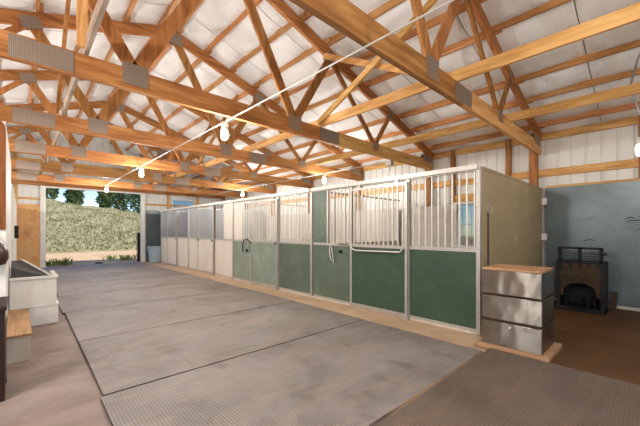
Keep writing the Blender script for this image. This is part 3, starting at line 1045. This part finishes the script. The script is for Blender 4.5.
# ------------------------------------------------------------------ left side: boxes, bin, cabinet
b = thing('low_bench_box', (-0.2, 5.5, 0), 'low wooden box with tan top and scuffed white end', 'wooden box')
build('body', MB().box(-0.11, 0.085, 4.70, 6.22, 0.0, 0.27), 'boxwhite', b, bevel=0.006)
build('top_board', MB().box(-0.115, 0.095, 4.69, 6.24, 0.27, 0.298), 'tanwood', b, bevel=0.004)
lo = thing('white_box', (0.1, 6.7, 0), 'plain white closed box under the open white bin', 'box')
build('body', MB().box(-0.11, 0.43, 6.34, 7.2, 0.0, 0.275), 'whitebin', lo, bevel=0.012)
build('lid', MB().box(-0.115, 0.44, 6.33, 7.21, 0.275, 0.302), 'whitebin', lo, bevel=0.008)
bn = thing('open_white_bin', (0.1, 6.7, 0.302), 'white bin with dark sloping cover standing on white box', 'bin')
Z0, Z1 = 0.302, 0.70
build('front_wall', MB().box(-0.11, 0.41, 6.35, 6.38, Z0, Z1), 'whitebin', bn, bevel=0.006)
build('back_wall', MB().box(-0.11, 0.41, 7.15, 7.18, Z0, Z1), 'whitebin', bn)
build('side_wall', MB().box(-0.11, -0.08, 6.38, 7.15, Z0, Z1), 'whitebin', bn)
build('side_wall', MB().box(0.38, 0.41, 6.38, 7.15, Z0, Z1), 'whitebin', bn)
build('rim', MB().box(-0.115, 0.43, 6.32, 6.40, Z1 - 0.005, Z1 + 0.03), 'white', bn, bevel=0.008)
build('rim', MB().box(0.37, 0.43, 6.40, 7.19, Z1 - 0.005, Z1 + 0.03), 'white', bn, bevel=0.008)
cv = MB()
cv.add([(-0.10, 6.42, Z1), (0.36, 6.42, Z1), (0.36, 7.15, Z1), (-0.10, 7.15, Z1), (-0.10, 7.15, 0.93), (0.02, 7.15, 0.93), (-0.10, 6.6, 0.86)],
       [(0, 1, 2, 3), (3, 2, 5, 4), (2, 1, 5), (0, 3, 4, 6), (1, 0, 6), (1, 6, 4, 5)])
build('sloping_cover', cv, 'darkplastic', bn)
build('edge_strip', MB().tube([(0.36, 6.43, Z1 + 0.015), (0.02, 7.15, 0.94)], 0.016, 6), 'white', bn)

dc = thing('dark_side_table', (-0.45, 3.9, 0), 'dark stained side table in front of the low wooden box', 'table')
build('table_top', MB().box(-0.80, -0.078, 3.68, 4.25, 0.755, 0.79), 'darkwood', dc, bevel=0.006)
build('cabinet_body', MB().box(-0.77, -0.09, 3.72, 4.2, 0.12, 0.755), 'darkwood', dc)
for x in (-0.77, -0.14):
    for y in (3.72, 4.15):
        build('leg', MB().box(x, x + 0.05, y, y + 0.05, 0, 0.12), 'darkwood', dc)
build('corner_trim', MB().box(-0.088, -0.082, 3.7, 3.76, 0.70, 0.76), 'galv', dc)

gl = thing('leather_pad', (-0.22, 5.05, 1.0), 'dark brown rolled leather pad hung on the end wall', 'leather pad')
prof = [(0.02, 0.0), (0.10, 0.02), (0.125, 0.09), (0.12, 0.17), (0.09, 0.21), (0.085, 0.235), (0.06, 0.26), (0.02, 0.275)]
build('pad', MB().lathe(prof, (-0.215, 5.03, 1.02), 14), 'leather', gl, smooth=True)
build('strap', MB().tube([(-0.20, 5.03, 1.28), (-0.21, 5.08, 1.35), (-0.22, 5.19, 1.37)], 0.012, 6), 'black', gl)

tc = thing('plastic_bin', (4.36, 15.35, 0), 'blue grey plastic bin standing by the doorway wall', 'bin')
def frustum(x, y, w0, w1, z0, z1):
    mb = MB()
    mb.add([(x + sx * w / 2, y + sy * w / 2, z) for z, w in ((z0, w0), (z1, w1)) for sx, sy in ((-1, -1), (1, -1), (1, 1), (-1, 1))],
           [(0, 3, 2, 1), (4, 5, 6, 7), (0, 1, 5, 4), (1, 2, 6, 5), (2, 3, 7, 6), (3, 0, 4, 7)])
    return mb
build('body', frustum(4.36, 15.35, 0.38, 0.47, 0.0, 0.70), 'bluegrey', tc, bevel=0.03)
build('rim', frustum(4.36, 15.35, 0.50, 0.50, 0.69, 0.73), 'bluegrey', tc, bevel=0.012)
build('handle', MB().tube([(4.10, 15.25, 0.64), (4.06, 15.28, 0.62), (4.06, 15.42, 0.62), (4.10, 15.45, 0.64)], 0.012, 6), 'bluegrey', tc)

# ------------------------------------------------------------------ lamps and their wiring
def lamp(x, y, z, label, hang=0.0, power=1.0):
    """jelly jar lamp: conduit box, collar, globe; z is the height of the fixture's top"""
    t = thing('jar_lamp', (x, y, z - 0.3), label, 'lamp', 'jar lamps under the trusses')
    build('junction_box', MB().lathe([(0.055, -0.05), (0.055, 0.0)], (x, y, z), 12), 'cable', t)
    build('collar', MB().lathe([(0.04, -0.09), (0.05, -0.05)], (x, y, z), 12), 'galv', t)
    g = build('globe', MB().lathe([(0.018, -0.245), (0.045, -0.23), (0.056, -0.18), (0.055, -0.12), (0.042, -0.09)], (x, y, z), 14), 'bulb', t, smooth=True)
    ld = bpy.data.lights.new('bulb_light', 'POINT')
    ld.energy = LAMP_W * power
    ld.color = (1.0, 0.975, 0.94)
    ld.shadow_soft_size = 0.12
    lo = bpy.data.objects.new('bulb_light', ld)
    col.objects.link(lo)
    lo.parent = t
    lo.location = (0, 0, -0.02)
    return t
CXA, CXB = 2.15, 6.08
CZ = CH_Z0 - 0.015
LZ = CZ - 0.014
ca = thing('aisle_conduit', (CXA, 6, CZ), 'white cable conduit running under the trusses along the aisle', 'conduit')
ys = [Y_NEAR + 0.1, 4.25, 8.6, 12.9]
for a, b_ in zip(ys[:-1], ys[1:]):
    build('conduit_run', MB().tube([(CXA, a, CZ), (CXA, b_, CZ)], 0.0085, 8), 'cable', ca, smooth=True)
cb = thing('stall_conduit', (CXB, 6, CZ), 'white cable conduit running above the horse stalls', 'conduit')
ys = [4.25, 6.3, 10.7, 15.9]
for a, b_ in zip(ys[:-1], ys[1:]):
    build('conduit_run', MB().tube([(CXB, a, CZ), (CXB, b_, CZ)], 0.0085, 8), 'cable', cb, smooth=True)
build('junction_box', MB().box(CXB - 0.06, CXB + 0.06, 4.1, 4.24, CZ - 0.1, CZ + 0.01), 'galv', cb)
build('drop_wire', MB().tube([(CXB, 4.17, CZ - 0.1), (CXB - 0.02, 4.14, CZ - 0.22)], 0.01, 6), 'cable', cb)
lamp(CXA, 4.30, LZ, 'lit jar lamp over the aisle, third from the doorway', power=0.7)
lamp(CXA, 8.62, LZ, 'lit jar lamp over the aisle, second from the doorway', power=0.7)
lamp(CXA, 12.9, LZ, 'lit jar lamp over the aisle, closest to the doorway', power=0.7)
lamp(CXA, -0.05, LZ, 'added unseen fill lamp over the aisle, fourth from the doorway', power=0.45)  # added lamp out of view, brightens the near end of the aisle
for yy_, w_ in ((-1.9, 'first'), (2.45, 'second'), (6.8, 'third'), (11.1, 'fourth')):  # added row out of view: fills the interior and streaks the metal boxes
    lamp(-1.8, yy_, LZ, 'added unseen fill lamp above the side room, %s in its row' % w_, power=1.5)
lamp(CXB, 6.3, LZ, 'jar lamp above the mid green stall', power=0.7)
lamp(CXB, 10.7, LZ, 'jar lamp above the cream stalls', power=0.8)
lamp(6.05, 0.17, 2.66, 'jar lamp hanging from a cable before the blue grey metal wall', power=0.1)
wc = thing('hanging_cable', (6.05, 0.17, 2.66), 'grey cable looping down to the lamp by the metal wall', 'cable')
build('cable', MB().tube([(6.05, 0.17, 2.66), (6.03, 0.15, 2.9), (6.0, 0.22, 3.15), (6.0, 0.26, 3.4), (6.02, 0.2, 3.7), (6.05, 0.1, 4.0)], 0.012, 6), 'darkbar', wc, smooth=True)

# ------------------------------------------------------------------ outside: trees, grass, weeds
def tree(x, y, h, w, label, seed, trunk=0.9):
    rnd = random.Random(seed)
    z = hill_z(x, y) - 0.1
    t = thing('pine_tree', (x, y, z), label, 'tree', 'trees on the hill crest')
    build('trunk', MB().tube([(x, y, z), (x + 0.05, y, z + h * 0.5), (x, y, z + h * 0.95)], [0.16, 0.1, 0.03], 7), 'bark', t, smooth=True)
    mb = MB()
    for k in range(3200):
        f = rnd.random() ** 0.8
        zz = z + h * (0.03 + 0.97 * f)
        prof = math.sin(math.pi * min(1, 0.2 + 0.8 * f)) ** 0.6 * (1 - 0.35 * f)
        a = rnd.random() * 2 * math.pi
        lump = 0.72 + 0.28 * math.sin(3 * a + 5 * f + seed) * math.cos(4 * f * math.pi + seed)
        r = w * prof * lump * (0.35 + 0.65 * rnd.random() ** 0.5)
        c = Vector((x + r * math.cos(a), y + r * math.sin(a), zz))
        for q in range(2):
            d = Vector((rnd.uniform(-1, 1), rnd.uniform(-1, 1), rnd.uniform(-0.6, 0.8))).normalized()
            e = d.cross(Vector((rnd.uniform(-1, 1), rnd.uniform(-1, 1), rnd.uniform(-1, 1)))).normalized()
            s_ = rnd.uniform(0.14, 0.3)
            mb.add([c - e * s_ * 0.5, c + e * s_ * 0.5, c + d * s_ * 1.3], [(0, 1, 2)])
    build('foliage', mb, 'needles', t)
TR = [(2.9, 63.0, 6.6, 2.3, 'dark pine tree on the crest by the left door jamb'),
      (6.4, 64.0, 5.6, 1.7, 'dark pine bordering the gap of blue sky, left side'),
      (10.3, 63.0, 5.6, 1.5, 'slim dark pine just right of the gap of blue sky'),
      (12.9, 66.5, 8.0, 2.3, 'tall pine standing behind the slim dark pine'),
      (14.6, 60.5, 7.6, 2.2, 'broad dark pine tree in the crest thicket'),
      (18.6, 64.0, 8.4, 2.3, 'tall dark pine tree close to the right door jamb')]
for i, (x, y, h_, w_, lb) in enumerate(TR):
    tree(x, y, h_, w_, lb, 11 + i)

gm = MB()
rnd = random.Random(3)
for k in range(9000):
    y = 27.6 + 32 * rnd.random() ** 1.2
    x = -2 + rnd.random() * 28 * (0.4 + 0.6 * (y / 62))
    z = hill_z(x, y)
    hgt = rnd.uniform(0.08, 0.3)
    for q in range(3):
        a = rnd.random() * 6.28
        dx, dy = math.cos(a), math.sin(a)
        wv = rnd.uniform(0.02, 0.06)
        gm.add([(x - dy * wv, y + dx * wv, z - 0.02), (x + dy * wv, y - dx * wv, z - 0.02), (x + dx * 0.12, y + dy * 0.12, z + hgt)], [(0, 1, 2)])
tag(build('hill_grass', gm, 'grass'), 'pale dry grass covering the hillside', 'grass', kind='stuff')

def weed(x, y, n, h, w, label, seed):
    rnd = random.Random(seed)
    mb = MB()
    for k in range(n):
        a, r = rnd.random() * 6.28, w * rnd.random() ** 0.6
        bx_, by_ = x + r * math.cos(a), y + r * math.sin(a)
        hh = h * rnd.uniform(0.4, 1)
        lx, ly = rnd.uniform(-0.15, 0.15), rnd.uniform(-0.15, 0.15)
        b2 = rnd.random() * 3.14
        ex, ey = 0.025 * math.cos(b2), 0.025 * math.sin(b2)
        mb.add([(bx_ - ex, by_ - ey, -0.06), (bx_ + ex, by_ + ey, -0.06), (bx_ + lx * 0.6 + ex, by_ + ly * 0.6 + ey, hh * 0.7), (bx_ + lx, by_ + ly, hh)], [(0, 1, 2), (0, 2, 3)])
    tag(build('weed_clump', mb, 'weed'), label, 'weeds', 'weeds outside the doorway')
weed(1.25, 17.6, 90, 0.28, 0.5, 'green weed clump outside by the left door jamb', 1)
weed(3.9, 19.0, 90, 0.24, 0.9, 'green weed clump outside by the dark post', 2)
tag(build('field_stone', MB().lathe([(0.02, -0.02), (0.16, 0.0), (0.15, 0.06), (0.05, 0.1)], (2.55, 17.0, -0.06), 9), 'stone'), 'dark stone lying outside the doorway', 'stone')
tag(build('fence_post', MB().box(4.08, 4.26, 17.0, 17.18, -0.1, 1.3).add(*(lambda q: (q.v, q.f))(MB().box(4.06, 4.28, 16.98, 17.2, 1.3, 1.33))), 'darkwood'), 'dark wooden post standing outside the right door jamb', 'post')
